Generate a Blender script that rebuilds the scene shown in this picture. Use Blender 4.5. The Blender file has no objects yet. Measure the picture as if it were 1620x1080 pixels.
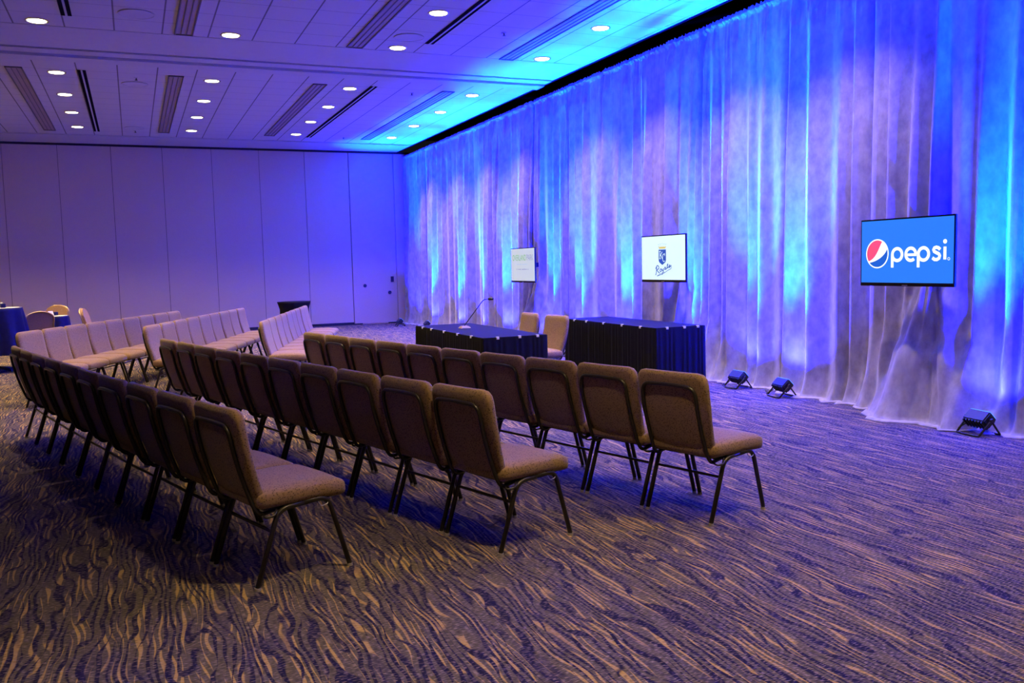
import bpy, bmesh, math, random
from mathutils import Vector, Matrix, noise
random.seed(7)
PI = math.pi
sc = bpy.context.scene
COL = sc.collection

# ------------------------------------------------------------------ camera, world, exposure
F, YAW, PIT, ROL, CH = 1395.098, .4027, -.0878, -.0245, 1.53
fw = Vector((math.sin(YAW)*math.cos(PIT), math.cos(YAW)*math.cos(PIT), math.sin(PIT)))
rt = Vector((math.cos(YAW), -math.sin(YAW), 0)); up = rt.cross(fw)
rt, up = rt*math.cos(ROL)+up*math.sin(ROL), -rt*math.sin(ROL)+up*math.cos(ROL)
cam = bpy.data.cameras.new('camera'); cam.sensor_width = 36; cam.lens = F/1620*36
cam.clip_start = .05; cam.clip_end = 200
co = bpy.data.objects.new('camera', cam); COL.objects.link(co); sc.camera = co
co.matrix_world = Matrix(((rt.x, up.x, -fw.x, 0), (rt.y, up.y, -fw.y, 0), (rt.z, up.z, -fw.z, CH), (0, 0, 0, 1)))
w = bpy.data.worlds.new('world'); sc.world = w; w.use_nodes = True
w.node_tree.nodes['Background'].inputs[0].default_value = (.1, .09, .12, 1)
w.node_tree.nodes['Background'].inputs[1].default_value = .05
sc.view_settings.view_transform = 'Standard'; sc.view_settings.look = 'None'
sc.view_settings.exposure = .12; sc.view_settings.gamma = 1; sc.view_settings.use_curve_mapping = False

DOWN_W = 470.0          # warm ceiling downlights
DOWN_C = (1.0, .71, .34)
BLUE_W = 2000.0
BLUE_C = (.0015, .002, 1.0)
BEAM_C = (.0, .006, 1.0)
CYAN_W = 2000.0         # narrow cyan core of each floor uplight
CYAN_C = (.0, .42, 1.0)

ZC, XC, YF, ZR, XR = 4.6055, 6.72, 23.44, 4.44, 6.87

# ------------------------------------------------------------------ materials
def nodes(name):
    m = bpy.data.materials.new(name); m.use_nodes = True
    nt = m.node_tree; b = nt.nodes['Principled BSDF']
    return m, nt, b
def N(nt, t, **k):
    n = nt.nodes.new(t)
    for a, v in k.items(): setattr(n, a, v)
    return n
def mat(name, col, rough=.6, metal=0, var=0, scale=40, bump=0, sheen=0, spec=.5):
    m, nt, b = nodes(name)
    b.inputs['Roughness'].default_value = rough; b.inputs['Metallic'].default_value = metal
    b.inputs['Specular IOR Level'].default_value = spec
    b.inputs['Sheen Weight'].default_value = sheen
    tc = N(nt, 'ShaderNodeTexCoord'); nz = N(nt, 'ShaderNodeTexNoise')
    nz.inputs['Scale'].default_value = scale; nz.inputs['Detail'].default_value = 3
    nt.links.new(tc.outputs['Object'], nz.inputs['Vector'])
    cr = N(nt, 'ShaderNodeValToRGB')
    cr.color_ramp.elements[0].position = .3; cr.color_ramp.elements[1].position = .7
    cr.color_ramp.elements[0].color = tuple(c*(1-var) for c in col)+(1,)
    cr.color_ramp.elements[1].color = tuple(min(1, c*(1+var)) for c in col)+(1,)
    nt.links.new(nz.outputs['Fac'], cr.inputs['Fac']); nt.links.new(cr.outputs['Color'], b.inputs['Base Color'])
    if bump:
        bp = N(nt, 'ShaderNodeBump'); bp.inputs['Strength'].default_value = bump; bp.inputs['Distance'].default_value = .01
        nt.links.new(nz.outputs['Fac'], bp.inputs['Height']); nt.links.new(bp.outputs['Normal'], b.inputs['Normal'])
    return m
def emis(name, col, s):
    m, nt, b = nodes(name)
    b.inputs['Base Color'].default_value = (*[c*.2 for c in col], 1)
    b.inputs['Emission Color'].default_value = (*col, 1); b.inputs['Emission Strength'].default_value = s
    return m
def math_(nt, op, a, b=None, c=None, clamp=False):
    n = N(nt, 'ShaderNodeMath', operation=op); n.use_clamp = clamp
    for i, v in enumerate((a, b, c)):
        if v is None: continue
        if isinstance(v, (int, float)): n.inputs[i].default_value = v
        else: nt.links.new(v, n.inputs[i])
    return n.outputs[0]
def mixc(nt, fac, a, b):
    n = N(nt, 'ShaderNodeMix', data_type='RGBA')
    if isinstance(fac, (int, float)): n.inputs[0].default_value = fac
    else: nt.links.new(fac, n.inputs[0])
    for i, v in ((6, a), (7, b)):
        if isinstance(v, tuple): n.inputs[i].default_value = (*v, 1)
        else: nt.links.new(v, n.inputs[i])
    return n.outputs[2]

def carpet():
    m, nt, b = nodes('streaked_carpet')
    b.inputs['Roughness'].default_value = .95; b.inputs['Specular IOR Level'].default_value = .15
    tc = N(nt, 'ShaderNodeTexCoord')
    sx = N(nt, 'ShaderNodeSeparateXYZ'); nt.links.new(tc.outputs['Object'], sx.inputs[0])
    def nz(sc_, off, det=1.0):
        mp = N(nt, 'ShaderNodeMapping'); mp.inputs['Scale'].default_value = (*sc_, 1); mp.inputs['Location'].default_value = (off, off*.7, 0)
        nt.links.new(tc.outputs['Object'], mp.inputs['Vector'])
        q = N(nt, 'ShaderNodeTexNoise', noise_dimensions='2D'); q.inputs['Scale'].default_value = 1; q.inputs['Detail'].default_value = det
        nt.links.new(mp.outputs[0], q.inputs['Vector']); return q.outputs['Fac']
    def lines(freq, off, a1, a2, w0, w1, soft):
        """wandering lines that run along the room, their width swelling and dying out"""
        ph = math_(nt, 'ADD', math_(nt, 'MULTIPLY', sx.outputs[0], freq), math_(nt, 'ADD', math_(nt, 'MULTIPLY', nz((5, 1.1), off), a1), math_(nt, 'MULTIPLY', nz((12, 4.2), off+9, 0), a2)))
        f = math_(nt, 'FRACT', ph); d = math_(nt, 'ABSOLUTE', math_(nt, 'SUBTRACT', f, .5))
        wd = math_(nt, 'MAXIMUM', math_(nt, 'ADD', math_(nt, 'MULTIPLY', math_(nt, 'SUBTRACT', nz((16, 2.4), off+21, 0), .5), w1), w0), 0)
        wd = math_(nt, 'MINIMUM', wd, .30)
        return math_(nt, 'MULTIPLY', math_(nt, 'SUBTRACT', wd, d), soft, clamp=True)
    brown, navy, gold = (.092, .078, .060), (.008, .0065, .042), (.40, .265, .085)
    c0 = mixc(nt, lines(30, 3.3, 4.6, 1.1, .13, .75, 9), brown, gold)
    c0 = mixc(nt, lines(25, 7.7, 5.2, 1.2, .235, .62, 10), c0, navy)
    # broad patches where the streaks turn darker or greyer
    n2 = N(nt, 'ShaderNodeTexNoise', noise_dimensions='2D'); n2.inputs['Scale'].default_value = 1; n2.inputs['Detail'].default_value = 1
    mp2 = N(nt, 'ShaderNodeMapping'); mp2.inputs['Scale'].default_value = (16, 2.6, 1)
    nt.links.new(tc.outputs['Object'], mp2.inputs['Vector']); nt.links.new(mp2.outputs[0], n2.inputs['Vector'])
    pf = math_(nt, 'MULTIPLY', math_(nt, 'SUBTRACT', n2.outputs['Fac'], .54), 6, clamp=True)
    c1 = mixc(nt, math_(nt, 'MULTIPLY', pf, .45), c0, (.028, .022, .075))
    # woven pale ticks across the streaks
    n3 = N(nt, 'ShaderNodeTexNoise', noise_dimensions='2D'); n3.inputs['Scale'].default_value = 1; n3.inputs['Detail'].default_value = 0
    mp3 = N(nt, 'ShaderNodeMapping'); mp3.inputs['Scale'].default_value = (45, 190, 1)
    nt.links.new(tc.outputs['Object'], mp3.inputs['Vector']); nt.links.new(mp3.outputs[0], n3.inputs['Vector'])
    tk = math_(nt, 'MULTIPLY', math_(nt, 'SUBTRACT', n3.outputs['Fac'], .60), 7, clamp=True)
    c2 = mixc(nt, math_(nt, 'MULTIPLY', tk, .42), c1, (.40, .30, .24))
    dk = math_(nt, 'MULTIPLY', math_(nt, 'SUBTRACT', .44, n3.outputs['Fac']), 5, clamp=True)
    c3 = mixc(nt, math_(nt, 'MULTIPLY', dk, .5), c2, (.015, .012, .02))
    nt.links.new(c3, b.inputs['Base Color'])
    bp = N(nt, 'ShaderNodeBump'); bp.inputs['Strength'].default_value = .4; bp.inputs['Distance'].default_value = .006
    nt.links.new(n3.outputs['Fac'], bp.inputs['Height']); nt.links.new(bp.outputs['Normal'], b.inputs['Normal'])
    return m
def tiles():
    m, nt, b = nodes('ceiling_tiles'); b.inputs['Roughness'].default_value = .9
    b.inputs['Specular IOR Level'].default_value = .2
    tc = N(nt, 'ShaderNodeTexCoord'); sp = N(nt, 'ShaderNodeSeparateXYZ'); nt.links.new(tc.outputs['Object'], sp.inputs[0])
    def line(out, off, wd):
        f = math_(nt, 'FRACT', math_(nt, 'DIVIDE', math_(nt, 'ADD', out, off), .565))
        d = math_(nt, 'MINIMUM', f, math_(nt, 'SUBTRACT', 1, f))
        return math_(nt, 'LESS_THAN', d, wd)
    lx = line(sp.outputs[0], .61+5.65*4, .017); ly = line(sp.outputs[1], -14.57+5.65*5, .010)
    # in the near bay the cross joints start from its own edge, 12.56
    ly2 = line(sp.outputs[1], -12.56+5.65*5, .010)
    sel = math_(nt, 'GREATER_THAN', sp.outputs[1], 13.5)
    lyy = math_(nt, 'ADD', math_(nt, 'MULTIPLY', ly, sel), math_(nt, 'MULTIPLY', ly2, math_(nt, 'SUBTRACT', 1, sel)))
    nz = N(nt, 'ShaderNodeTexNoise'); nz.inputs['Scale'].default_value = 90; nt.links.new(tc.outputs['Object'], nz.inputs['Vector'])
    base = mixc(nt, nz.outputs['Fac'], (.44, .44, .45), (.56, .56, .57))
    c = mixc(nt, math_(nt, 'MULTIPLY', lyy, .65), base, (.1, .09, .09))
    c = mixc(nt, math_(nt, 'MULTIPLY', lx, .75), c, (.06, .05, .05))
    nt.links.new(c, b.inputs['Base Color'])
    return m
def velvet():
    m, nt, b = nodes('silver_velvet')
    b.inputs['Roughness'].default_value = .62; b.inputs['Sheen Weight'].default_value = .35
    b.inputs['Sheen Roughness'].default_value = .4; b.inputs['Specular IOR Level'].default_value = .3
    tc = N(nt, 'ShaderNodeTexCoord')
    mp = N(nt, 'ShaderNodeMapping'); mp.inputs['Scale'].default_value = (11, 11, 7)
    nt.links.new(tc.outputs['Object'], mp.inputs['Vector'])
    nz = N(nt, 'ShaderNodeTexNoise'); nz.inputs['Scale'].default_value = 1; nz.inputs['Detail'].default_value = 5; nz.inputs['Roughness'].default_value = .6
    nt.links.new(mp.outputs[0], nz.inputs['Vector'])
    cr = N(nt, 'ShaderNodeValToRGB'); cr.color_ramp.elements[0].position = .32; cr.color_ramp.elements[1].position = .7
    cr.color_ramp.elements[0].color = (.25, .24, .29, 1); cr.color_ramp.elements[1].color = (.42, .40, .47, 1)
    nt.links.new(nz.outputs['Fac'], cr.inputs['Fac']); nt.links.new(cr.outputs['Color'], b.inputs['Base Color'])
    bp = N(nt, 'ShaderNodeBump'); bp.inputs['Strength'].default_value = .10; bp.inputs['Distance'].default_value = .008
    nt.links.new(nz.outputs['Fac'], bp.inputs['Height']); nt.links.new(bp.outputs['Normal'], b.inputs['Normal'])
    return m
def chairfab(name, k=1):
    m, nt, b = nodes(name)
    b.inputs['Roughness'].default_value = .85; b.inputs['Specular IOR Level'].default_value = .2
    b.inputs['Sheen Weight'].default_value = .15
    tc = N(nt, 'ShaderNodeTexCoord')
    vo = N(nt, 'ShaderNodeTexVoronoi'); vo.inputs['Scale'].default_value = 95; nt.links.new(tc.outputs['Object'], vo.inputs['Vector'])
    nz = N(nt, 'ShaderNodeTexNoise'); nz.inputs['Scale'].default_value = 150; nt.links.new(tc.outputs['Object'], nz.inputs['Vector'])
    f = math_(nt, 'MULTIPLY', math_(nt, 'SUBTRACT', .42, vo.outputs['Distance']), 4, clamp=True)
    c = mixc(nt, f, (.245*k, .155*k, .075*k), (.06*k, .033*k, .020*k))
    c = mixc(nt, math_(nt, 'MULTIPLY', math_(nt, 'SUBTRACT', nz.outputs['Fac'], .5), 2.5, clamp=True), c, (.36*k, .225*k, .10*k))
    nt.links.new(c, b.inputs['Base Color'])
    bp = N(nt, 'ShaderNodeBump'); bp.inputs['Strength'].default_value = .2; bp.inputs['Distance'].default_value = .003
    nt.links.new(nz.outputs['Fac'], bp.inputs['Height']); nt.links.new(bp.outputs['Normal'], b.inputs['Normal'])
    return m

M = dict(
    carpet=carpet(), tiles=tiles(), velvet=velvet(), fabric=chairfab('chair_fabric'),
    plaster=mat('painted_gypsum', (.47, .47, .48), .85, var=.02, scale=6),
    wallfab=mat('wall_fabric', (.58, .45, .29), .9, var=.07, scale=120, bump=.1),
    wallside=mat('side_wall_paint', (.14, .11, .08), .9, var=.04),
    black=mat('black_trim', (.008, .008, .009), .7, var=.1), darkgap=mat('dark_recess', (.003, .003, .004), 1, spec=.05),
    tube=mat('black_powder_coat', (.028, .024, .019), .34, metal=.3, var=.15, scale=80),
    glide=mat('clear_plastic_glide', (.35, .32, .28), .3), steel=mat('steel', (.5, .48, .45), .3, 1),
    cloth=mat('black_polyester', (.0035, .0035, .005), .9, var=.2, scale=60, spec=.2),
    clothtop=mat('black_table_top_cloth', (.006, .005, .009), .75, var=.1, scale=60, spec=.12),
    blue=mat('blue_satin_cloth', (.004, .004, .065), .7, var=.15, scale=20, spec=.15),
    white=mat('white_cloth', (.75, .74, .72), .7), clip=mat('white_plastic', (.8, .8, .8), .4),
    bezel=mat('glossy_black_plastic', (.006, .006, .007), .15), plastic=mat('black_plastic', (.012, .012, .013), .45),
    brass=mat('gold_metal', (.55, .40, .16), .35, .6), tan=mat('trough_lens', (.30, .25, .19), .6, var=.05, scale=10),
    tanedge=mat('trough_rim', (.10, .085, .07), .6), goldfab=mat('gold_fabric', (.33, .19, .07), .8, var=.2, scale=90),
    lamp=emis('downlight_glow', (1, .93, .66), 9), baffle=mat('reflector_cone', (.75, .68, .45), .25, .6),
    led=emis('led_glow', (.05, .25, 1), 2),
    scr_white=emis('white_screen', (.72, .93, .95), .92), scr_grey=emis('pale_screen', (.62, .68, .70), .80),
    scr_blue=emis('blue_screen', (.02, .19, .80), 1.0),
    g_white=emis('white_glow', (.92, .97, 1), 1.1), g_red=emis('red_glow', (1, .09, .20), .85), g_royal=emis('royal_blue_glow', (.03, .10, .50), .8),
    g_gold=emis('gold_glow', (.75, .60, .12), .8), g_green=emis('green_glow', (.22, .52, .20), .8), g_navy=emis('slate_glow', (.25, .28, .48), .8),
    g_deep=emis('deep_blue_glow', (.01, .12, .62), .9), g_sky=emis('pale_blue_glow', (.35, .55, .80), .8))

# ------------------------------------------------------------------ helpers
def obj(name, bm, m, parent=None, smooth=False):
    me = bpy.data.meshes.new(name)
    bmesh.ops.recalc_face_normals(bm, faces=bm.faces)
    bm.to_mesh(me); bm.free()
    if smooth:
        for p in me.polygons: p.use_smooth = True
    for mm in (m if isinstance(m, (list, tuple)) else [m]): me.materials.append(M[mm])
    o = bpy.data.objects.new(name, me); COL.objects.link(o)
    if parent: o.parent = parent
    return o
def thing(name, label, cat, loc=(0, 0, 0), rz=0, group=None):
    o = bpy.data.objects.new(name, None); COL.objects.link(o); o.empty_display_size = .1
    o.location = loc; o.rotation_euler = (0, 0, rz); o['label'] = label; o['category'] = cat
    if group: o['group'] = group
    return o
def struct(name, bm, m, smooth=False):
    o = obj(name, bm, m, None, smooth); o['kind'] = 'structure'; return o
def box(bm, a, b, mi=0):
    r = bmesh.ops.create_cube(bm, size=1)
    c = [(a[i]+b[i])/2 for i in range(3)]; s = [abs(b[i]-a[i]) for i in range(3)]
    for v in r['verts']: v.co = Vector((c[0]+v.co.x*s[0], c[1]+v.co.y*s[1], c[2]+v.co.z*s[2]))
    for f in {f for v in r['verts'] for f in v.link_faces}: f.material_index = mi
    return r['verts']
def bbox(a, b, bev=0, seg=2):
    bm = bmesh.new(); box(bm, a, b)
    if bev: bmesh.ops.bevel(bm, geom=list(bm.edges), offset=bev, segments=seg, affect='EDGES', profile=.5)
    return bm
def cyl(bm, c, r, h, seg=20, r2=None, M4=None):
    m = Matrix.Translation(c) if M4 is None else M4
    return bmesh.ops.create_cone(bm, cap_ends=True, segments=seg, radius1=r, radius2=r if r2 is None else r2, depth=h, matrix=m)['verts']
def tube(bm, pts, r, seg=8, closed=False):
    pts = [Vector(p) for p in pts]; n = len(pts); rings = []; prev = None
    for i, p in enumerate(pts):
        if closed: t = pts[(i+1) % n]-pts[i-1]
        else: t = pts[min(i+1, n-1)]-pts[max(i-1, 0)]
        t.normalize()
        if prev is None: a = t.orthogonal().normalized()
        else: a = (prev-t*prev.dot(t)).normalized()
        prev = a; b = t.cross(a); rr = r[i] if isinstance(r, (list, tuple)) else r
        rings.append([bm.verts.new(p+(a*math.cos(2*PI*k/seg)+b*math.sin(2*PI*k/seg))*rr) for k in range(seg)])
    for i in range(n if closed else n-1):
        A, B = rings[i], rings[(i+1) % n]
        for k in range(seg): bm.faces.new((A[k], A[(k+1) % seg], B[(k+1) % seg], B[k]))
    if not closed:
        bm.faces.new(rings[0][::-1]); bm.faces.new(rings[-1])
    return bm
def bend(pts, rad, n=5):
    """polyline with its inner corners rounded"""
    pts = [Vector(p) for p in pts]; out = [pts[0]]
    for i in range(1, len(pts)-1):
        p = pts[i]; a = pts[i-1]-p; b = pts[i+1]-p
        r = min(rad, a.length*.49, b.length*.49); A = p+a.normalized()*r; B = p+b.normalized()*r
        for k in range(n+1):
            t = k/n; out.append(A*(1-t)**2+p*2*t*(1-t)+B*t*t)
    out.append(pts[-1]); return out
def cushion(sx, sy, sz, r, f=None, n=(10, 14, 4)):
    """rounded pad centred on the origin, f remaps each vertex"""
    bm = bmesh.new(); vs = {}
    def V(i, j, k):
        key = (i, j, k)
        if key not in vs:
            p = Vector(((i/n[0]-.5)*sx, (j/n[1]-.5)*sy, (k/n[2]-.5)*sz))
            q = Vector([max(-(s/2-r), min(s/2-r, c)) for s, c in zip((sx, sy, sz), p)])
            d = p-q
            # spread towards the rounded surface
            e = Vector([0 if abs(x) < 1e-9 else x for x in d])
            if e.length > 0:
                p = q+e.normalized()*r
            vs[key] = bm.verts.new(f(p) if f else p)
        return vs[key]
    for i in range(n[0]):
        for j in range(n[1]):
            for k in (0, n[2]): bm.faces.new((V(i, j, k), V(i+1, j, k), V(i+1, j+1, k), V(i, j+1, k)))
    for i in range(n[0]):
        for k in range(n[2]):
            for j in (0, n[1]): bm.faces.new((V(i, j, k), V(i+1, j, k), V(i+1, j, k+1), V(i, j, k+1)))
    for j in range(n[1]):
        for k in range(n[2]):
            for i in (0, n[0]): bm.faces.new((V(i, j, k), V(i, j+1, k), V(i, j+1, k+1), V(i, j, k+1)))
    return bm
def copy_tree(o, parent=None):
    c = o.copy(); COL.objects.link(c)
    if parent: c.parent = parent
    for ch in list(o.children): copy_tree(ch, c)
    return c
def ray(px, py): return fw+rt*((px-810)/F)+up*((540-py)/F)
def atz(px, py, z=0):
    d = ray(px, py); k = (z-CH)/d.z; return Vector((0, 0, CH))+d*k

# ------------------------------------------------------------------ setting
bm = bmesh.new(); box(bm, (-12, -5, -.1), (8.4, 23.9, 0)); struct('floor', bm, 'carpet')
# ceiling: plain bands, tiled bays, mouldings beside the beam
bm = bmesh.new()
bays = [(-5, -1.8), (5.2-9.37+.0, 3.19), (5.2, 12.56), (14.57, 21.93)]
bays = [(-4.17, 3.19), (5.2, 12.56), (14.57, 21.93)]
yy = -5
for a, b_ in bays:
    box(bm, (-12, yy, ZC), (XC, a, ZC+.12), 0)
    box(bm, (-11.5, a, ZC+.004), (XC-.05, b_, ZC+.12), 1)
    box(bm, (-12, a, ZC), (-11.5, b_, ZC+.12), 0); box(bm, (XC-.05, a, ZC), (XC, b_, ZC+.12), 0)
    yy = b_
box(bm, (-12, yy, ZC), (XC, YF+.1, ZC+.12), 0)
struct('ceiling', bm, ['plaster', 'tiles'])
n_ = 1
for y0, y1, d in ((13.72, 13.99, .022), (14.02, 14.33, .05), (21.97, 22.02, .012)):
    for off in ((0, -9.37) if d != .012 else (0,)):
        bm = bmesh.new(); box(bm, (-12, y0+off, ZC-d), (XC-.02, y1+off, ZC))
        bmesh.ops.bevel(bm, geom=list(bm.edges), offset=min(.012, d*.4), segments=2, affect='EDGES')
        struct('trim_%d' % n_, bm, 'plaster'); n_ += 1
# dark recess above the drapes
bm = bmesh.new(); box(bm, (XC, -5, ZC+.35), (8.4, YF+.1, ZC+.4)); box(bm, (XC, -5, ZC-.02), (XC+.012, YF, ZC+.36))
struct('trim_%d' % n_, bm, 'darkgap'); n_ += 1
bm = bmesh.new(); box(bm, (8.1, -5, 0), (8.3, YF+.1, ZC+.36)); struct('wall_right', bm, 'darkgap')
bm = bmesh.new(); box(bm, (-12.2, -5, 0), (-12, YF, ZC)); struct('wall_left', bm, 'wallside')
bm = bmesh.new(); box(bm, (-12.2, -5.2, 0), (8.3, -5, ZC)); struct('wall_back', bm, 'wallside')
# far operable wall: panels with dark joints between
PW = 1.145; XD = 5.392
bm = bmesh.new()
k = 0
while XD-PW*k > -12:
    x1 = XD-PW*k; x0 = max(-12, x1-PW)
    v = box(bm, (x0+.005, YF, .07), (x1-.005, YF+.1, ZC-.05)); k += 1
box(bm, (-12, YF+.03, 0), (8.2, YF+.14, ZC), 1)
box(bm, (6.62, YF-.01, 0), (8.1, YF+.1, ZC-.05), 0)
struct('wall_far', bm, ['wallfab', 'black'])
bm = bmesh.new(); box(bm, (-12, YF-.03, ZC-.05), (XC+.3, YF+.02, ZC)); struct('trim_%d' % n_, bm, 'black'); n_ += 1
bm = bmesh.new(); box(bm, (-12, YF-.012, 0), (XD-.01, YF+.04, .065)); struct('baseboard_far', bm, 'black')
dr = struct('door_1', bbox((XD+.012, YF-.004, .03), (6.61, YF+.06, ZC-.05), .004), 'wallfab')
def disc(name, x, z, r, m, par, y=YF):
    bm = bmesh.new(); cyl(bm, (0, 0, 0), r, .03, 20, M4=Matrix.Translation((x, y-.012, z)) @ Matrix.Rotation(PI/2, 4, 'X'))
    bmesh.ops.bevel(bm, geom=[e for e in bm.edges if e.calc_length() < r*.5], offset=.003, segments=1, affect='EDGES')
    return obj(name, bm, m, par)
disc('pull', 5.72, 1.04, .045, 'plastic', dr); disc('pull', 6.40, .84, .045, 'plastic', dr)
obj('lock_plate', bbox((6.44, YF-.03, 1.12), (6.52, YF, 1.27), .005), 'plastic', dr)
obj('threshold_light_gap', bbox((5.62, YF-.06, .0), (6.32, YF+.0, .028), .004), 'brass', dr)  # light gap under the door, put in as a gold-coloured strip

# ------------------------------------------------------------------ ceiling fittings
def downlight():
    t = thing('downlight', '', 'ceiling light', (0, 0, 0))
    bm = bmesh.new()
    for (r0, z0), (r1, z1) in (((.135, 0), (.118, -.006)), ((.118, -.006), (.108, .0)), ((.108, .0), (.104, .035))):
        a = [bm.verts.new((r0*math.cos(i*PI/14), r0*math.sin(i*PI/14), z0)) for i in range(28)]
        b_ = [bm.verts.new((r1*math.cos(i*PI/14), r1*math.sin(i*PI/14), z1)) for i in range(28)]
        for i in range(28): bm.faces.new((a[i], a[(i+1) % 28], b_[(i+1) % 28], b_[i]))
    obj('trim_ring', bm, 'baffle', t, True)
    bm = bmesh.new(); cyl(bm, (0, 0, -.003), .106, .004, 28); obj('lens', bm, 'lamp', t)
    l = bpy.data.lights.new('bulb', 'SPOT'); l.energy = DOWN_W; l.color = DOWN_C; l.spot_size = math.radians(96); l.spot_blend = 1
    l.shadow_soft_size = .1
    lo = bpy.data.objects.new('bulb', l); COL.objects.link(lo); lo.parent = t; lo.location = (0, 0, -.03)
    return t
DX = [-3.16, -.90, 1.355, 3.615, 5.87]
DY = [20.82, 19.0, 17.17, 15.35, 12.35, 10.53, 8.7, 6.88, 3.0, 1.2]
colname = {-.90: 'leftmost', 1.355: 'second', 3.615: 'third', 5.87: 'rightmost'}
seen = {20.82: 'closest to the back wall', 19.0: 'second from the back wall', 17.17: 'third from the back wall', 15.35: 'fourth from the back wall',
        12.35: 'just in front of the ceiling beam', 10.53: 'nearest to the viewer'}
proto = downlight(); first = True
for x in DX+[-5.4]:
    for y in DY:
        if x < -1 and y < 12 or (x, y) in ((-.90, 3.0), (-.90, 6.88), (-.90, 8.7), (1.355, 6.88)) or (y < 2 and x > 0): continue
        t = proto if first else copy_tree(proto); first = False
        t.location = (x, y, ZC)
        t['group'] = 'round recessed ceiling downlights'
        if x in colname and y in seen:
            t['label'] = 'round glowing ceiling downlight in the %s file, %s' % (colname[x], seen[y])
        else: t['label'] = 'round recessed ceiling downlight outside the photographed part of the ceiling'

def trough(x, y0, y1, label):
    t = thing('linear_light', label, 'ceiling light', (x, (y0+y1)/2, ZC), 0, 'unlit linear ceiling troughs')
    L = (y1-y0)/2; W = .115
    bm = bmesh.new()
    for a, b_ in (((-W, -L, -.014), (-W+.018, L, 0)), ((W-.018, -L, -.014), (W, L, 0)), ((-W, -L, -.014), (W, -L+.03, 0)), ((-W, L-.03, -.014), (W, L, 0))): box(bm, a, b_)
    obj('housing', bm, 'tanedge', t)
    bm = bmesh.new(); box(bm, (-W+.018, -L+.03, -.004), (W-.018, L-.03, 0)); obj('lens', bm, 'tan', t)
    bm = bmesh.new()
    for xx in (-.035, .035): box(bm, (xx-.006, -L+.03, -.010), (xx+.006, L-.03, -.004))
    obj('louvre', bm, 'tanedge', t)
trough(-1.455, 15.1, 21.4, 'long unlit ceiling light trough at the far left, behind the beam')
trough(.80, 15.1, 21.2, 'long unlit ceiling light trough second from left, behind the beam')
trough(3.06, 15.1, 21.15, 'long unlit ceiling light trough third from left, behind the beam')
trough(5.33, 15.1, 21.25, 'long unlit ceiling light trough nearest the drapes, behind the beam')
trough(.78, 6.4, 12.5, 'tan ceiling light trough at top left, in front of the beam')
trough(3.03, 6.4, 12.5, 'tan ceiling light trough at top centre, in front of the beam')
trough(5.36, 6.4, 12.55, 'pale ceiling light trough nearest the drapes, in front of the beam')
def slot(x, y0, y1, label):
    t = thing('slot_diffuser', label, 'air vent', (x, (y0+y1)/2, ZC), 0, 'black slot diffusers in the ceiling')
    L = (y1-y0)/2
    for s in (-1, 1):
        bm = bmesh.new(); box(bm, (s*.036-.022, -L, -.007), (s*.036+.022, L, .0)); obj('slot', bm, 'darkgap', t)
    n = 6
    bm = bmesh.new(); box(bm, (-.012, -L, -.010), (.012, L, 0)); obj('divider', bm, 'plaster', t)
slot(-.545, 15.08, 21.35, 'long black ceiling slot vent at left, behind the beam')
slot(3.965, 15.05, 21.2, 'long black ceiling slot vent right of centre, behind the beam')
slot(-.555, 6.0, 11.99, 'black ceiling slot vent cut off at the top left')
slot(3.965, 6.0, 11.99, 'black ceiling slot vent at top centre, in front of the beam')
for x, y, lb in ((.21, 11.68, 'round white ceiling speaker at the top left, in front of the beam'), (.2, 15.94, 'round white ceiling speaker just behind the beam'),
                 (.21, 20.67, 'round white ceiling speaker close to the back wall'), (3.6, 11.74, 'round white ceiling speaker beside a downlight at top centre')):
    t = thing('ceiling_speaker', lb, 'speaker', (x, y, ZC), 0, 'round ceiling speakers')
    bm = bmesh.new(); tube(bm, [(.2*math.cos(a*PI/18), .2*math.sin(a*PI/18), -.004) for a in range(36)], .005, 6, True); obj('rim', bm, 'plaster', t, True)
    bm = bmesh.new(); cyl(bm, (0, 0, -.002), .195, .006, 36); obj('grille', bm, 'plaster', t)
for x, y, lb in ((.22, 15.43, 'small ceiling sprinkler left of centre, just behind the beam'), (.22, 21.1, 'small ceiling sprinkler left of centre, near the back wall'),
                 (4.74, 11.14, 'small ceiling sprinkler in front of the beam, towards the drapes'), (4.75, 15.43, 'small ceiling sprinkler just behind the beam, towards the drapes'),
                 (4.75, 21.02, 'small ceiling sprinkler near the far end of the drapes')):
    t = thing('sprinkler', lb, 'sprinkler', (x, y, ZC), 0, 'ceiling sprinklers')
    bm = bmesh.new(); cyl(bm, (0, 0, -.003), .035, .006, 16); obj('plate', bm, 'plaster', t)
    bm = bmesh.new(); cyl(bm, (0, 0, -.02), .009, .03, 10); cyl(bm, (0, 0, -.037), .022, .005, 14); obj('nozzle', bm, 'plastic', t)

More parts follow.
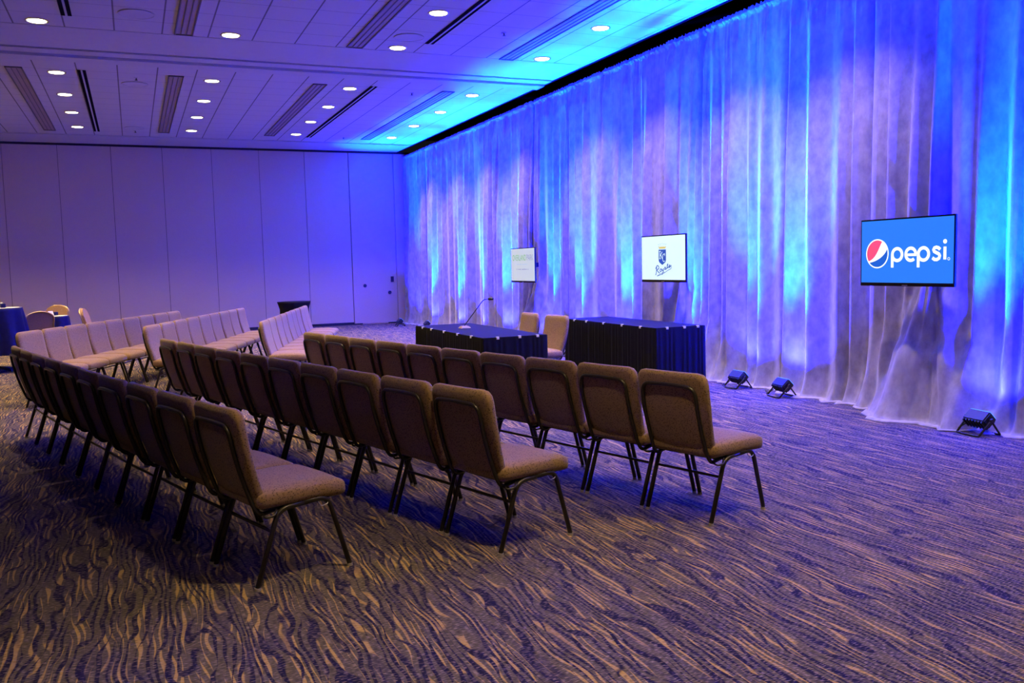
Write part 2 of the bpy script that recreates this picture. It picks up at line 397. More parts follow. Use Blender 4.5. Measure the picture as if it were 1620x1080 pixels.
# ------------------------------------------------------------------ drapes
TVS = [(6.01, 'p'), (10.02, 'k'), (14.62, 'o')]
rnd = random.Random(11)
KN = []
y = 23.7; side_ = 0
while y > 1.7:
    side_ ^= 1
    wd = rnd.uniform(.05, .12) if rnd.random() < .45 else rnd.uniform(.10, .24)
    KN.append((y, y+rnd.uniform(-.045, .045)*(1 if rnd.random() < .7 else 2), (rnd.uniform(.07, .20) if side_ else rnd.uniform(-.02, .05)), rnd.uniform(.15, 1.0)))
    y -= wd
KN.reverse()
BND = [23.36, 21.4, 19.42, 17.3, 14.87, 12.26, 9.6, 6.83, 4.4, 2.2]
import bisect
KY = [k[0] for k in KN]
def sm(t): t = max(0, min(1, t)); return t*t*(3-2*t)
def hang(y, z, y0, y1):
    t = 1-z/ZR
    h = 0
    i = bisect.bisect_left(KY, y); lo = max(0, i-4); hi = min(len(KN), i+4)
    loc = sorted((kb*t+kt*(1-t), a*(.55+.5*t)*(tf+(1-tf)*sm(t*2))) for kb, kt, a, tf in KN[lo:hi])
    for (c0, a0), (c1, a1) in zip(loc, loc[1:]):
        if c0 <= y <= c1 and c1 > c0:
            q = (y-c0)/(c1-c0); q = .45*q+.55*q*q*(3-2*q); h = a0+(a1-a0)*q; break
    g = .012*math.sin(y*71+3*math.sin(y*9))+.010*math.sin(y*113+1)
    h += g*max(0, 1-(ZR-z)/.55)                         # gathers under the rod
    if z > ZR-.05: h = h*.35+.02+g
    elif z > ZR-.35: h *= .35+.65*sm((ZR-.05-z)/.3)
    e = min(abs(y-y0), abs(y-y1))
    h -= .07*math.exp(-(e/.035)**2)
    for yt, tk in TVS:                                   # cloth pulled out over the screen stands
        if z < 1.34 and abs(y-yt) < 1.6:
            q = (1.34-z)/1.34; W = .16+.62*q**1.1
            d = (y-yt-(-.10*q))/W
            env = math.exp(-abs(d)**2.4)
            H = (.06+.30*q)*(.6 if tk == 'k' else 1)
            if z < .66: H += .05*sm((.66-z)/.03)
            h = h*(1-.75*env)+env*(H+.16*(abs(math.sin(3.1*d+.8+yt))-.6)*(.4+q)+.05*(abs(math.sin(7.3*d+2*yt))-.6))
    if z < .32:                                         # flare where the cloth meets the floor
        q = (.32-z)/.32
        h += q*q*(.05+.05*noise.noise(Vector((y*3.1, 0, 1.7)))+.03*noise.noise(Vector((y*9, 3, 0))))
    return h
names = ['grey velvet drape in the far corner beside the back wall', 'narrow-looking grey velvet drape second from the far corner',
         'grey velvet drape third from the far corner, beyond the microphone', 'grey velvet drape left of the farthest screen',
         'grey velvet drape between the farthest and middle screens, left half', 'grey velvet drape left of the middle screen, behind the large black table',
         'grey velvet drape above two floor uplights, between middle and nearest screens', 'grey velvet drape behind the nearest screen with the blue picture',
         'grey velvet drape beyond the right edge of the picture']
for i in range(len(BND)-1):
    ya, yb = BND[i], BND[i+1]
    dy = .021 if ya > 13 else .0155
    n = int((ya-yb)/dy)
    zs = [ZR+.035, ZR+.02, ZR, ZR-.025, ZR-.05, ZR-.08, ZR-.13, ZR-.2]+[ZR-.3-k*.11 for k in range(0, 36)]
    zs = [z for z in zs if z > .42]+[.40, .36, .32, .28, .24, .20, .16, .12, .08, .045, .02]
    bm = bmesh.new(); grid = []
    for z in zs:
        row = []
        for j in range(n+1):
            y = ya-.006-(ya-yb-.012)*j/n
            h = hang(y, min(z, ZR), yb, ya)
            if z > ZR: h = h*.6
            zz = z+(.012*math.sin(y*83) if z > ZR else 0)
            row.append(bm.verts.new((XR-h, y, zz)))
        grid.append(row)
    last = grid[-1]
    for s, (ext, lift) in enumerate(((.03, .012), (.07, .026), (.11, .014), (.13, .004))):      # hem lying on the carpet
        row = []
        for j, v in enumerate(last):
            y = v.co.y; f = .35+.9*max(0, noise.noise(Vector((y*2.3, 7, 0)))+.35)
            lf = lift*(.6+.9*abs(noise.noise(Vector((y*8, 1, s)))))
            row.append(bm.verts.new((v.co.x-ext*f, y, max(.003, lf))))
        grid.append(row)
    for r in range(len(grid)-1):
        for j in range(n): bm.faces.new((grid[r][j], grid[r][j+1], grid[r+1][j+1], grid[r+1][j]))
    o = obj('drape', bm, 'velvet', None, True)
    md = o.modifiers.new('solid', 'SOLIDIFY'); md.thickness = .004; md.offset = -1
    o['label'] = names[i]; o['category'] = 'curtain'; o['group'] = 'tall grey velvet drapes along the right side'
t = thing('drape_rail', 'dark pipe rail the tall grey drapes hang from', 'curtain rail', (XR+.03, 12.8, 0))
bm = bmesh.new(); tube(bm, [(0, -10.6, ZR-.02), (0, 10.5, ZR-.02)], .018, 10); obj('rod', bm, 'tube', t, True)
for yb in BND:
    bm = bmesh.new(); tube(bm, [(.06, yb-12.8, .01), (.06, yb-12.8, ZR-.02)], .022, 10); obj('upright', bm, 'tube', t, True)
    bm = bmesh.new(); box(bm, (-.0, yb-12.8-.2, 0), (.46, yb-12.8+.2, .008)); obj('base_plate', bm, 'steel', t)

# ------------------------------------------------------------------ floor uplights
def uplight():
    t = thing('floor_uplight', '', 'stage light')
    R = Matrix.Translation((0, 0, .135)) @ Matrix.Rotation(.80, 4, 'Y')
    bm = bmesh.new(); box(bm, (-.05, -.115, -.055), (.05, .115, .055))
    bmesh.ops.bevel(bm, geom=list(bm.edges), offset=.01, segments=2, affect='EDGES')
    for k in range(7): box(bm, (-.045, -.1+k*.033-.004, -.07), (.045, -.1+k*.033+.004, -.05))
    bm.transform(R); h = obj('lamp_head', bm, 'plastic', t)
    bm = bmesh.new(); box(bm, (-.042, -.105, .054), (.042, .105, .058)); bm.transform(R); obj('lens', bm, 'led', h)
    for s in (-1, 1):
        bm = bmesh.new(); tube(bm, bend([(-.115, s*.12, .012), (0, s*.128, .135), (.10, s*.12, .012)], .01, 2), .009, 6)
        tube(bm, [(-.115, s*.12, .012), (-.125, s*.05, .010)], .009, 6); obj('stand_leg', bm, 'plastic', t, True)
    bm = bmesh.new(); tube(bm, [(-.125, -.06, .010), (-.125, .06, .010)], .009, 6); obj('crossbar', bm, 'plastic', t, True)
    bm = bmesh.new(); tube(bm, [(.1, -.12, .012), (.1, .12, .012)], .009, 6); obj('crossbar', bm, 'plastic', t, True)
    for s in (-1, 1):
        bm = bmesh.new(); cyl(bm, (0, 0, 0), .02, .02, 12, M4=Matrix.Translation((0, s*.137, .135)) @ Matrix.Rotation(PI/2, 4, 'X')); obj('knob', bm, 'plastic', t)
    bm = bmesh.new(); tube(bm, [(-.02, .10, .09), (-.06, .17, .03), (-.04, .26, .006), (.04, .38, .006), (.09, .5, .006)], .005, 6); obj('power_cord', bm, 'plastic', t, True)
    for nm, e, c, ang, bl, tilt in (('blue_emitter', BLUE_W*1.7, BLUE_C, 112, .9, -.40), ('beam_emitter', BLUE_W*13, BEAM_C, 42, 1, 0), ('cyan_emitter', CYAN_W, CYAN_C, 41, 1, .03)):
        l = bpy.data.lights.new(nm, 'SPOT'); l.energy = e; l.color = c; l.spot_size = math.radians(ang); l.spot_blend = bl; l.shadow_soft_size = .04
        lo = bpy.data.objects.new(nm, l); COL.objects.link(lo); lo.parent = t; lo.location = (.035, 0, .235)
        lo.rotation_euler = (0, PI-tilt, 0)
    return t
UP = [(6.24, 21.96, 'black floor uplight in the far corner by the back wall'), (6.5, 20.5, None), (6.5, 18.6, None), (6.5, 17.35, None), (6.5, 15.9, None), (6.5, 13.95, None),
      (6.5, 12.8, None), (6.55, 11.35, None), (6.5, 9.62, None), (6.52, 8.49, 'black floor uplight at the drape foot, just right of the large black table'),
      (6.50, 7.69, 'black floor uplight second from the right, left of the nearest screen'), (6.49, 5.22, 'black floor uplight at the lower right, right of the nearest screen')]
hid = ['behind the black tables, second from the far corner', 'third from the far corner, hidden behind the small black table', 'fourth from the far corner, hidden behind the small black table',
       'left of the farthest screen, hidden by the tables', 'right of the farthest screen, hidden behind chairs', 'behind the large black table, at its far end',
       'behind the large black table, at its middle', 'hidden behind the near end of the large black table']
proto = uplight(); first = True; hi = 0
for x, y, lb in UP:
    t = proto if first else copy_tree(proto); first = False
    t.location = (x, y, 0); t.rotation_euler[2] = random.uniform(-.15, .15)
    if lb is None: lb = 'black floor uplight '+hid[hi]; hi += 1
    if lb == 'x': lb = 'black floor uplight outside the right edge of the picture'
    t['label'] = lb; t['group'] = 'uplights along the foot of the drapes'

# ------------------------------------------------------------------ strokes for screen artwork (flat, on the screens)
def ribbon(bm, pts, wd, closed=False, yoff=0):
    """flat stroke in the local u,v plane; wd may be a list"""
    P = [Vector((p[0], p[1])) for p in pts]; n = len(P); L = []
    for i, p in enumerate(P):
        a = P[(i+1) % n] if closed or i < n-1 else p; b_ = P[i-1] if closed or i > 0 else p
        t = (a-b_).normalized(); nn = Vector((-t.y, t.x)); w_ = wd[i] if isinstance(wd, list) else wd
        L.append((bm.verts.new((p.x+nn.x*w_/2, p.y+nn.y*w_/2, 0)), bm.verts.new((p.x-nn.x*w_/2, p.y-nn.y*w_/2, 0))))
    for i in range(n if closed else n-1):
        a, b_ = L[i], L[(i+1) % n]; bm.faces.new((a[0], b_[0], b_[1], a[1]))
def poly(bm, pts): bm.faces.new([bm.verts.new((p[0], p[1], 0)) for p in pts])
def arc(cx, cy, rx, a0, a1, n=28, ry=None):
    ry = ry or rx
    return [(cx+rx*math.cos(math.radians(a0+(a1-a0)*i/n)), cy+ry*math.sin(math.radians(a0+(a1-a0)*i/n))) for i in range(n+1)]
ART = [1, 1, 0, 0]
def art(name, bm, m, par, lift=.0):
    # local u,v -> screen plane facing -x, u to the right as seen by the audience (towards -y)
    for v in bm.verts: v.co = Vector((-.030-lift, -(v.co.x*ART[0]+ART[2]), v.co.y*ART[1]+ART[3]))
    for f in bm.faces: f.normal_update()
    return obj(name, bm, m, par)
def text(s, size, u, v, m, par, name='lettering', lift=.0, sx=1, align='CENTER', bold=0, shear=0):
    c = bpy.data.curves.new('t', 'FONT'); c.body = s; c.size = size; c.align_x = align; c.offset = bold; c.shear = shear
    o = bpy.data.objects.new('t', c); COL.objects.link(o)
    bpy.context.view_layer.update()
    me = bpy.data.meshes.new_from_object(o.evaluated_get(bpy.context.evaluated_depsgraph_get()))
    bpy.data.objects.remove(o); bm = bmesh.new(); bm.from_mesh(me); bpy.data.meshes.remove(me)
    for w_ in bm.verts: w_.co = Vector((w_.co.x*sx+u, w_.co.y+v, 0))
    return art(name, bm, m, par, lift)
def tv(y, z, label, scr, rz=0, W=1.07, Hh=.625):
    t = thing('television', label, 'television', (6.50, y, z), rz, 'wall screens in front of the drapes')
    bm = bmesh.new(); box(bm, (-.028, -W/2, -Hh/2), (-.004, W/2, Hh/2))
    bmesh.ops.bevel(bm, geom=list(bm.edges), offset=.004, segments=2, affect='EDGES')
    bz = obj('housing', bm, 'bezel', t)
    bm = bmesh.new(); box(bm, (-.006, -.30, -.24), (.045, .30, .12)); bmesh.ops.bevel(bm, geom=list(bm.edges), offset=.012, segments=2, affect='EDGES'); obj('rear_cover', bm, 'plastic', t)
    bm = bmesh.new(); box(bm, (-.0285, -W/2+.014, -Hh/2+.032), (-.027, W/2-.014, Hh/2-.014)); s = obj('screen', bm, scr, t)
    bm = bmesh.new(); box(bm, (-.030, -.03, -Hh/2+.006), (-.027, .03, -Hh/2+.013)); obj('maker_badge', bm, 'steel', t)
    bm = bmesh.new(); box(bm, (.05, -.10, -.1), (.10, .10, .1)); box(bm, (.1, -.03, -.04), (.60, .03, .04))
    tube(bm, [(.62, 0, -z+.02), (.62, 0, .25)], .03, 12)
    box(bm, (.42, -.3, -z), (.82, .3, -z+.02)); obj('stand', bm, 'plastic', t)
    return t, s
ZT = 1.55
# nearest screen: round tricolour emblem and rounded wordmark
t, s = tv(6.01, ZT, 'flat television with blue picture, round red white and blue emblem and white word', 'scr_blue')
cx, cy, R = -.325, -.01, .125
bm = bmesh.new(); poly(bm, arc(cx, cy, R+.012, 0, 359, 47)); art('emblem_ring', bm, 'g_white', s, .0)
bm = bmesh.new()
def on(a, r=R): return (cx+r*math.cos(math.radians(a)), cy+r*math.sin(math.radians(a)))
up_curve = []   # lower border of the red field, from left rim to upper right rim
P0, P1, P2, P3 = on(214), (cx-.005, cy-.045), (cx+.02, cy+.06), on(62)
for i in range(17):
    q = i/16; up_curve.append(tuple((1-q)**3*P0[k]+3*q*(1-q)**2*P1[k]+3*q*q*(1-q)*P2[k]+q**3*P3[k] for k in (0, 1)))
poly(bm, up_curve+[on(62+(214-62)*i/24) for i in range(1, 24)]); art('emblem_red', bm, 'g_red', s, .001)
bm = bmesh.new()
P0, P1, P2, P3 = on(222), (cx+.00, cy-.072), (cx+.095, cy-.02), on(20)
lo_curve = []
for i in range(17):
    q = i/16; lo_curve.append(tuple((1-q)**3*P0[k]+3*q*(1-q)**2*P1[k]+3*q*q*(1-q)*P2[k]+q**3*P3[k] for k in (0, 1)))
poly(bm, lo_curve+[on(20-(20+138)*i/24) for i in range(1, 24)]); art('emblem_blue', bm, 'g_deep', s, .001)
bm = bmesh.new(); sw = .027
def P(x): ribbon(bm, arc(x+.052, -.02, .050, 0, 348, 30), sw, True); ribbon(bm, [(x+.002, -.02), (x+.002, -.128)], sw)
P(-.155)
ribbon(bm, arc(.035, -.02, .050, 330, 0+0, 2)[:0] or arc(.035-.0, -.02, .050, 0, 312, 30), sw); ribbon(bm, [(-.01, -.024), (.092, -.024)], sw*.8)
P(.108)
ribbon(bm, [(.318, .012), (.302, .026), (.282, .031), (.263, .026), (.256, .012), (.262, -.002), (.283, -.012), (.306, -.022), (.315, -.036), (.309, -.056), (.288, -.067), (.266, -.066), (.246, -.052)], sw)
ribbon(bm, [(.362, .034), (.362, -.067)], sw); poly(bm, arc(.362, .075, .018, 0, 345, 23))
ribbon(bm, arc(.398, -.062, .010, 0, 340, 16), .004, True)
for v in bm.verts: v.co.x = v.co.x*1.12+.028; v.co.y *= 1.10
art('wordmark', bm, 'g_white', s, .001)
# middle screen: crowned shield with letters, script word below
ART[:] = [1.22, 1.0, .02, .02]
t, s = tv(10.02, ZT, 'flat television with white picture, crowned blue shield and script word', 'scr_white')
bm = bmesh.new(); poly(bm, [(-.095, .10), (.05, .10), (.05, -.045), (.035, -.07), (-.0225, -.105), (-.08, -.07), (-.095, -.045)]); art('shield', bm, 'g_royal', s, .0)
bm = bmesh.new(); poly(bm, [(-.088, .112), (.043, .112), (.043, .130), (-.088, .130)]); 
for i in range(5):
    x = -.088+.131*i/4; poly(bm, [(x-.011, .130), (x+.011, .130), (x, .150)])
art('crown', bm, 'g_gold', s, .0)
bm = bmesh.new()
for i in range(5):
    x = -.095+.145*i/4; poly(bm, arc(x, .180-.006*abs(i-2), .006, 0, 330, 11)); ribbon(bm, [(x, .172), (x*.95, .150)], .003)
art('crown_points', bm, 'g_sky', s, .0)
bm = bmesh.new()
ribbon(bm, [(-.068, .078), (-.068, -.02)], .011); ribbon(bm, [(-.082, .078), (-.05, .078)], .008); ribbon(bm, [(-.082, -.02), (-.05, -.02)], .008)
ribbon(bm, [(-.06, .02), (-.022, .07)], .010); ribbon(bm, [(-.054, .034), (-.022, -.02)], .010)
ribbon(bm, arc(.010, -.01, .026, 50, 310, 22, .050), .009); ribbon(bm, [(.026, .05), (.026, .015)], .008)
art('shield_letters', bm, 'scr_white', s, .001)
bm = bmesh.new()
def sp(pts, wd=.012):
    P = [Vector((a, b_, 0)) for a, b_ in pts]; out = []
    for i in range(len(P)-1):
        p0, p1, p2, p3 = P[max(0, i-1)], P[i], P[i+1], P[min(len(P)-1, i+2)]
        for k in range(6):
            q = k/6; out.append(.5*((2*p1)+(p2-p0)*q+(2*p0-5*p1+4*p2-p3)*q*q+(3*p1-p0-3*p2+p3)*q**3))
    out.append(P[-1]); ribbon(bm, [(p.x, p.y) for p in out], wd)
sp([(-.158, -.155), (-.13, -.115), (-.10, -.12), (-.095, -.15), (-.128, -.172), (-.10, -.20), (-.075, -.215)], .013)   # R
sp([(-.135, -.13), (-.142, -.175), (-.150, -.225), (-.162, -.235)], .013)
sp([(-.07, -.17), (-.05, -.155), (-.04, -.175), (-.058, -.195), (-.073, -.182), (-.07, -.17)])                      # o
sp([(-.03, -.155), (-.02, -.18), (-.002, -.165), (.0, -.15), (-.004, -.18), (-.022, -.225), (-.04, -.228)])          # y
sp([(.045, -.138), (.025, -.135), (.018, -.155), (.035, -.165), (.046, -.14), (.05, -.158), (.062, -.152)])           # a
sp([(.065, -.15), (.086, -.10), (.078, -.095), (.072, -.13), (.085, -.145), (.096, -.125)])                          # l
sp([(.10, -.135), (.118, -.105), (.122, -.125), (.108, -.14), (.132, -.128), (.146, -.105)])                         # s
sp([(.150, -.115), (.147, -.15), (.08, -.178), (.0, -.215), (-.10, -.245), (-.13, -.25)], .007)                       # tail
sp([(-.13, -.25), (-.06, -.222), (.02, -.195)], .006)
art('script_lettering', bm, 'g_royal', s, .0)
# farthest screen
ART[:] = [1, 1, 0, 0]
t, s = tv(14.62, ZT-.05, 'flat television with pale picture and green and slate capital lettering', 'scr_grey')
text('OVERLAND', .150, -.145, .085, 'g_green', s, sx=.78, bold=.001, name='green_lettering')
text('PARK', .150, .325, .085, 'g_navy', s, sx=.78, name='slate_lettering')
def dashes(v, h, u0, u1, m, name, seed):
    # rows of marks too small to read in the photograph
    q = random.Random(seed); bm = bmesh.new(); u = u0
    while u < u1:
        w_ = q.uniform(.008, .02)
        if q.random() > .12: ribbon(bm, [(u, v+q.uniform(-.2, .2)*h), (u+w_, v+q.uniform(-.2, .2)*h)], h*q.uniform(.5, 1))
        u += w_+.007
    art(name, bm, m, s, 0)
dashes(.015, .016, -.26, .22, 'g_sky', 'small_lettering', 4)
dashes(-.075, .022, -.27, .25, 'g_navy', 'caption_lettering', 5)

# ------------------------------------------------------------------ linked banquet chairs
LEG_Y = .243
def back_map(p):
    # p: x thickness, y width, z along the back (centre .0) ; place on the raked back
    zz = p.z+.24; tt = zz/.48
    y = p.y*(1-.10*(1-sm(tt*1.5)))*(1-.13*max(0, (tt-.86)/.14)**2)
    dish = .012*(p.y/.26)**2
    x = .048-.112*tt+.018*math.sin(tt*PI)*(-1)+p.x+dish
    # soft crown on the front face
    if p.x > 0: x += .010*(1-(p.y/.26)**2)*(1-(2*tt-1)**4)
    return Vector((x, y, .405+zz*1.0))
def seat_map(p):
    u = p.x/.25; v = p.y/.26
    z = p.z
    if z > 0: z += .014*(1-v*v)*(1-u**4)
    z -= .022*max(0, u-.35)**1.5
    if u < -.3: z += 0
    return Vector((.262+p.x, p.y*(1-.03*max(0, -u)), .425+z))
def chair(name='banquet_chair', label='', cat='chair'):
    t = thing(name, label, cat)
    obj('seat', cushion(.49, .518, .092, .038, seat_map, (12, 12, 6)), 'fabric', t, True)
    obj('backrest', cushion(.056, .520, .48, .026, back_map, (4, 14, 14)), 'fabric', t, True)
    # inverted-U tube behind the back, its feet turned forward under the seat
    def bp(y, tt, off=.043): return (.048-.112*tt-.018*math.sin(tt*PI)-off+.012*(y/.26)**2, y, .405+.48*tt)
    pts = [(.16, -.205, .372), (.045, -.208, .352), bp(-.205, .0), bp(-.203, .3), bp(-.202, .55), bp(-.200, .83), bp(0, .845, .040), bp(.200, .83), bp(.202, .55), bp(.203, .3), bp(.205, .0), (.045, .208, .352), (.16, .205, .372)]
    bm = bmesh.new(); tube(bm, bend(pts, .065, 6), .0115, 8); obj('back_frame', bm, 'tube', t, True)
    for s in (-1, 1):
        y = s*LEG_Y
        bm = bmesh.new(); tube(bm, bend([(0, y, .012), (.125, y, .372), (.26, y, .380)], .06, 5), .0135, 8); lg = obj('leg', bm, 'tube', t, True)
        bm = bmesh.new(); cyl(bm, (0, y, .007), .0155, .014, 12); obj('glide', bm, 'glide', lg)
        bm = bmesh.new(); tube(bm, bend([(.505, y, .012), (.395, y, .388), (.26, y, .380)], .06, 5), .0135, 8); lg = obj('leg', bm, 'tube', t, True)
        bm = bmesh.new(); cyl(bm, (.505, y, .007), .0155, .014, 12); obj('glide', bm, 'glide', lg)
    bm = bmesh.new()
    tube(bm, [(.17, -LEG_Y, .373), (.17, LEG_Y, .373)], .010, 8); tube(bm, [(.36, -LEG_Y, .380), (.36, LEG_Y, .380)], .010, 8)
    box(bm, (.06, -.22, .374), (.46, .22, .384)); obj('seat_frame', bm, 'tube', t)
    bm = bmesh.new(); box(bm, (.085, -LEG_Y, .262), (.093, LEG_Y, .277)); obj('stretcher', bm, 'tube', t)
    bm = bmesh.new(); tube(bm, bend([(.34, -LEG_Y, .372), (.35, -LEG_Y-.012, .345), (.39, -LEG_Y-.012, .352), (.39, -LEG_Y, .375)], .01, 3), .0028, 6); obj('linking_hook', bm, 'steel', t, True)
    bm = bmesh.new(); tube(bm, bend([(.06, -.215, .352), (.05, -.25, .345), (.10, -.262, .35), (.12, -.235, .372)], .02, 4), .006, 6); obj('linking_loop', bm, 'tube', t, True)
    return t
ordn = ['first', 'second', 'third', 'fourth', 'fifth', 'sixth', 'seventh', 'eighth', 'ninth', 'tenth']
proto = chair(); first = True
def put(x, y, rz, label, group):
    global first
    t = proto if first else copy_tree(proto); first = False
    t.location = (x, y, 0); t.rotation_euler = (0, 0, rz); t['label'] = label; t['group'] = group
    return t
def line(P0, dir0, dir1, n, pitch, descr, group, tmpl, rnd=random.Random(3)):
    """P0: outer near rear foot; chairs follow along the row, each turned a little with it"""
    p = Vector((P0[0], P0[1]))
    for i in range(n):
        d = math.radians(dir0+(dir1-dir0)*i/(n-1)); u = Vector((math.cos(d), math.sin(d)))
        c = p+u*.25
        j = rnd.uniform(-.006, .006)
        put(c.x+math.cos(d-PI/2)*j, c.y+math.sin(d-PI/2)*j, d-PI/2+rnd.uniform(-.012, .012), tmpl % ordn[i], group)
        p = p+u*pitch
line((.468, 4.262), 108.2, 103.9, 10, .541, 'a', 'chairs of the leftmost near row', 'brown fabric banquet chair, %s from the near end of the leftmost near row')
line((1.700, 4.200), 107.2, 103.6, 10, .540, 'b', 'chairs of the middle near row', 'brown fabric banquet chair, %s from the near end of the middle near row')
line((2.975, 4.122), 106.2, 102.9, 10, .532, 'c', 'chairs of the rightmost near row', 'brown fabric banquet chair, %s from the near end of the rightmost near row')
def farline(px, py, dr, n, pitch, group, tmpl, dr2=None):
    P = atz(px, py, .885); d = math.radians(dr); f = Vector((math.cos(d-PI/2), math.sin(d-PI/2)))
    line((P.x+f.x*.065, P.y+f.y*.065), dr, dr2 or dr, n, pitch, '', group, tmpl)
farline(24, 526, 66, 9, .53, 'chairs of the leftmost far row', 'brown fabric banquet chair tinted purple, %s from the left end of the leftmost far row')
farline(225.5, 516, 69.5, 9, .53, 'chairs of the middle far row', 'brown fabric banquet chair tinted purple, %s from the left end of the middle far row')
farline(410, 509, 73.2, 9, .53, 'chairs of the rightmost far row', 'brown fabric banquet chair tinted violet, %s from the left end of the rightmost far row')
a = atz(830, 495, .885); put(a.x+.03, a.y, PI, 'brown fabric chair behind the small black table, nearer the farthest screen', 'chairs at the head table')
a = atz(872, 498.5, .885); put(a.x+.03, a.y, PI+.12, 'brown fabric chair between the small and the large black tables', 'chairs at the head table')

# ------------------------------------------------------------------ draped tables
def draped(x0, x1, y0, y1, label, H=.752):
    t = thing('draped_table', label, 'table', ((x0+x1)/2, (y0+y1)/2, 0), 0, 'black skirted tables')
    a, b_ = (x1-x0)/2, (y1-y0)/2
    obj('tabletop', bbox((-a, -b_, H-.028), (a, b_, H), .006), 'clothtop', t)
    bm = bmesh.new(); per = []
    def side(p, q):
        L = math.dist(p, q); n = int(L/.012)
        nx, ny = (q[1]-p[1])/L, -(q[0]-p[0])/L
        for i in range(n): k = i/n; per.append((p[0]+(q[0]-p[0])*k, p[1]+(q[1]-p[1])*k, nx, ny))
    side((-a, -b_), (a, -b_)); side((a, -b_), (a, b_)); side((a, b_), (-a, b_)); side((-a, b_), (-a, -b_))
    rows = []
    s = 0
    for zi, z in enumerate([H-.002, H-.03, H-.1, .45, .2, .004]):
        r = []
        for i, (x, y, nx, ny) in enumerate(per):
            amp = (.0, .003, .006, .009, .012, .015)[zi]*(.5+.5*math.sin(i*.013)**2)
            o = .006+amp*(1+math.sin(i*1.1+2.5*math.sin(i*.11)+1.3*math.sin(i*.37)))
            r.append(bm.verts.new((x+nx*o, y+ny*o, z)))
        rows.append(r)
    for A, B in zip(rows, rows[1:]):
        for i in range(len(A)): bm.faces.new((A[i], A[(i+1) % len(A)], B[(i+1) % len(A)], B[i]))
    obj('skirt', bm, 'cloth', t, True)
    n = 0
    for yy in (b_*.75, b_*.45, b_*.05, -b_*.35, -b_*.72):
        obj('skirt_clip', bbox((-a-.018, yy-.012, H-.022), (-a+.012, yy+.012, H+.005), .002), 'clip', t)
    for xx in (-a*.55, .05, a*.7):
        obj('skirt_clip', bbox((xx-.014, -b_-.018, H-.022), (xx+.014, -b_+.012, H+.005), .002), 'clip', t)
    for sx in (-1, 1):
        for sy in (-1, 1):
            bm = bmesh.new(); tube(bm, [(sx*(a-.08), sy*(b_-.15), 0), (sx*(a-.08), sy*(b_-.15), H-.03)], .014, 8); obj('leg', bm, 'steel', t, True)
    return t
draped(3.37, 4.12, 8.70, 11.10, 'black skirted table with a gooseneck microphone on it')
draped(5.50, 6.18, 8.68, 11.0, 'larger looking empty black skirted table before the middle screen', .752)
# gooseneck microphone
b0 = atz(735, 519, .752)
t = thing('gooseneck_microphone', 'thin black gooseneck microphone on a gold base, standing on the small black table', 'microphone', (b0.x, b0.y, .7525))
bm = bmesh.new(); box(bm, (-.07, -.06, 0), (.07, .06, .028)); 
for v in bm.verts:
    if v.co.z > .01: v.co.x *= .6; v.co.y *= .8
bmesh.ops.bevel(bm, geom=list(bm.edges), offset=.006, segments=2, affect='EDGES'); obj('base', bm, 'brass', t)
r3 = Vector((math.cos(YAW), -math.sin(YAW), 0))
gp = [Vector((0, 0, .02)), r3*.01+Vector((0, 0, .045)), r3*.09+Vector((0, 0, .15)), r3*.18+Vector((0, 0, .265)), r3*.225+Vector((0, 0, .325)), r3*.255+Vector((0, 0, .348)), r3*.30+Vector((0, 0, .354))]
bm = bmesh.new(); tube(bm, gp, .006, 8); obj('neck', bm, 'plastic', t, True)
bm = bmesh.new(); tube(bm, [r3*.30+Vector((0, 0, .352)), r3*.31+Vector((0, 0, .353)), r3*.36+Vector((0, 0, .357)), r3*.37+Vector((0, 0, .358))], [.010, .018, .018, .008], 12); obj('capsule', bm, 'plastic', t, True)

# ------------------------------------------------------------------ cloth-covered round tables and hotel chairs at the left
def skirted_round(name, label, cat, loc, prof, m, topm, folds, H, group=None, amp=.03, legged=True, r0=.38):
    t = thing(name, label, cat, loc, 0, group)
    bm = bmesh.new(); cyl(bm, (0, 0, H-.008), r0, .02, 40); obj('tabletop', bm, topm, t)
    bm = bmesh.new(); rows = []; n = 120
    for z, r, a in prof:
        rows.append([bm.verts.new(((r+a*math.sin(folds*k*2*PI/n+.6*math.sin(3*k*2*PI/n)))*math.cos(k*2*PI/n), (r+a*math.sin(folds*k*2*PI/n+.6*math.sin(3*k*2*PI/n)))*math.sin(k*2*PI/n), z)) for k in range(n)])
    for A, B in zip(rows, rows[1:]):
        for i in range(n): bm.faces.new((A[i], A[(i+1) % n], B[(i+1) % n], B[i]))
    obj('cloth', bm, m, t, True)
    if legged:
        bm = bmesh.new(); tube(bm, [(0, 0, .03), (0, 0, H-.02)], .03, 12); obj('column', bm, 'plastic', t, True)
        bm = bmesh.new()
        for k in range(4):
            a = PI/4+k*PI/2; tube(bm, [(.03*math.cos(a), .03*math.sin(a), .06), (.3*math.cos(a), .3*math.sin(a), .02)], .02, 8)
        obj('foot', bm, 'plastic', t, True)
    return t
pa = atz(-3, 587, 0)
H1 = 1.02
skirted_round('cocktail_table', 'tall cocktail table in royal blue cloth at the left edge', 'table', (pa.x, pa.y, 0),
              [(H1+.004, .37, 0), (H1, .41, .002), (H1-.04, .415, .006), (.8, .44, .02), (.5, .48, .035), (.28, .52, .045)], 'blue', 'white', 11, H1, 'blue-clothed tables', r0=.40)
pb = atz(80, 500, .76)
skirted_round('round_table', 'low round table in blue cloth beyond the chair rows, far left', 'table', (pb.x, pb.y, 0),
              [(.764, .28, 0), (.76, .31, .001), (.72, .315, .004), (.4, .34, .015), (.15, .37, .025), (.02, .38, .03)], 'blue', 'white', 11, .76, 'blue-clothed tables', r0=.30, legged=False)
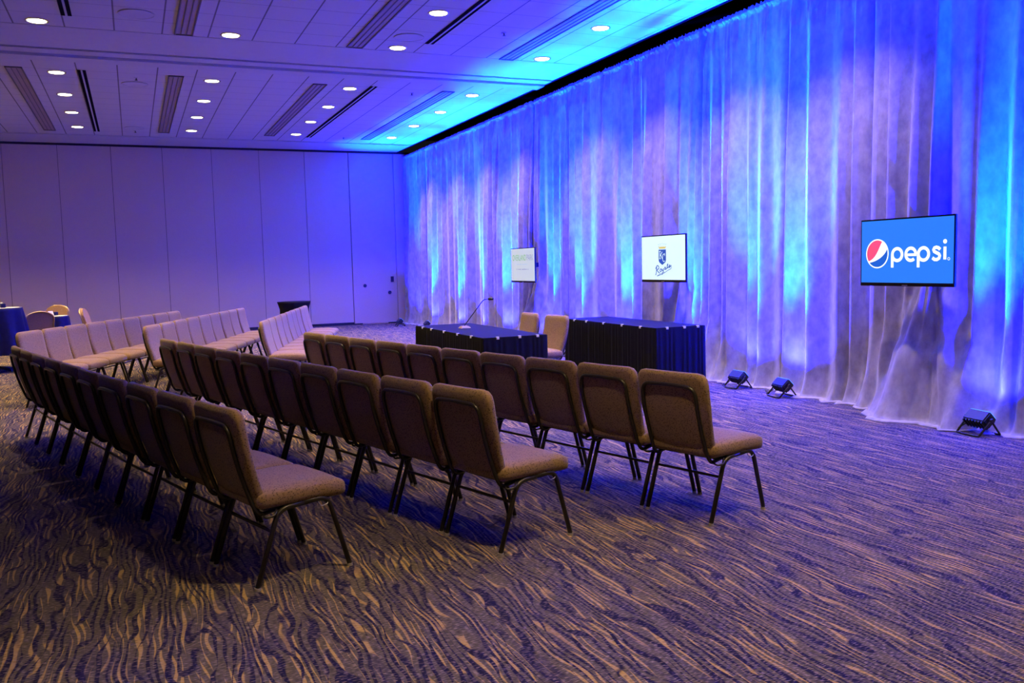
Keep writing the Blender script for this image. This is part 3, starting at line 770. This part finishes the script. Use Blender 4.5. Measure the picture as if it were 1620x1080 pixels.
def card(loc, rz, lb):
    t = thing('tent_card', lb, 'card', loc, rz)
    bm = bmesh.new()
    for s in (-1, 1):
        v = [bm.verts.new(p) for p in ((s*.035, -.05, 0), (s*.035, .05, 0), (0, .05, .085), (0, -.05, .085))]; bm.faces.new(v)
    o = obj('card', bm, 'white', t); md = o.modifiers.new('s', 'SOLIDIFY'); md.thickness = .002
    obj('blue_stand', bbox((-.05, -.13, 0), (.02, -.055, .065), .01), 'blue', t)
card((pa.x+.12, pa.y+.03, H1+.006), .4, 'small white card and blue holder on the tall cocktail table')
card((pb.x+.0, pb.y+.02, .77), 2.3, 'small white card and blue holder on the low round table')
pc = atz(469, 477, .78)
skirted_round('covered_bin', 'black stretch cloth cover with pinched sides, standing before the back wall', 'table', (pc.x, pc.y+.3, 0),
              [(.775, .02, 0), (.765, .33, .01), (.775, .385, .014), (.73, .37, .012), (.6, .335, .008), (.4, .33, .006), (.2, .35, .004), (.004, .385, .006)], 'cloth', 'cloth', 7, .765, r0=.36, legged=False)
def hotel_chair():
    t = thing('stacking_chair', '', 'chair')
    bm = bmesh.new()
    out = []
    for i in range(21):
        a = PI*i/20; out.append((.215*math.cos(a), .80+.125*math.sin(a)))
    prof = [(-.18, .50), (-.0, .48), (.18, .50), (.21, .65)]+out[0:1]+out[1:]+[(-.21, .65)]
    def bx(z): return -.05-.12*(z-.5)/.42
    fr = [bm.verts.new((bx(z)+.03, y, z)) for y, z in prof]; bk = [bm.verts.new((bx(z)-.02, y, z)) for y, z in prof]
    bm.faces.new(fr); bm.faces.new(bk[::-1]); n = len(prof)
    for i in range(n): bm.faces.new((fr[i], fr[(i+1) % n], bk[(i+1) % n], bk[i]))
    bmesh.ops.bevel(bm, geom=[e for e in bm.edges if len(e.link_faces) == 2 and any(len(f.verts) > 6 for f in e.link_faces)], offset=.012, segments=2, affect='EDGES')
    obj('backrest', bm, 'goldfab', t)
    obj('seat', cushion(.44, .44, .07, .03, lambda p: Vector((p.x+.19, p.y, p.z+.44)), (8, 8, 4)), 'goldfab', t, True)
    bm = bmesh.new(); tube(bm, [(bx(z)-.024, y*1.02, z) for y, z in prof[3:]], .011, 6); obj('back_frame', bm, 'brass', t, True)
    for sx, sy in ((0, 1), (0, -1), (1, 1), (1, -1)):
        bm = bmesh.new(); tube(bm, [(-.08+.50*sx, .205*sy, 0), (.0+.38*sx, .195*sy, .42), ] if sx else [(-.10, .205*sy, 0), (-.03, .2*sy, .42), (bx(.55)-.015, .195*sy, .55)], .011, 6); obj('leg', bm, 'brass', t, True)
    return t
h = hotel_chair(); first = True
for px, py, rz, lb in ((58, 491, 1.9, 'round-backed brown stacking chair left of the low blue-clothed table'), (85, 486, -1.9, 'gold stacking chair behind the low blue-clothed table'),
                       (146, 487, -.15, 'gold stacking chair seen edge-on, right of the low blue-clothed table')):
    t = h if first else copy_tree(h); first = False
    p = atz(px, py, .925)
    dy = {58: -.45, 85: .95}.get(px, 0)
    t.location = (p.x+dy*ray(px, py).x/ray(px, py).y, p.y+dy, 0); t.rotation_euler[2] = rz; t['label'] = lb; t['group'] = 'stacking chairs at the blue-clothed tables'
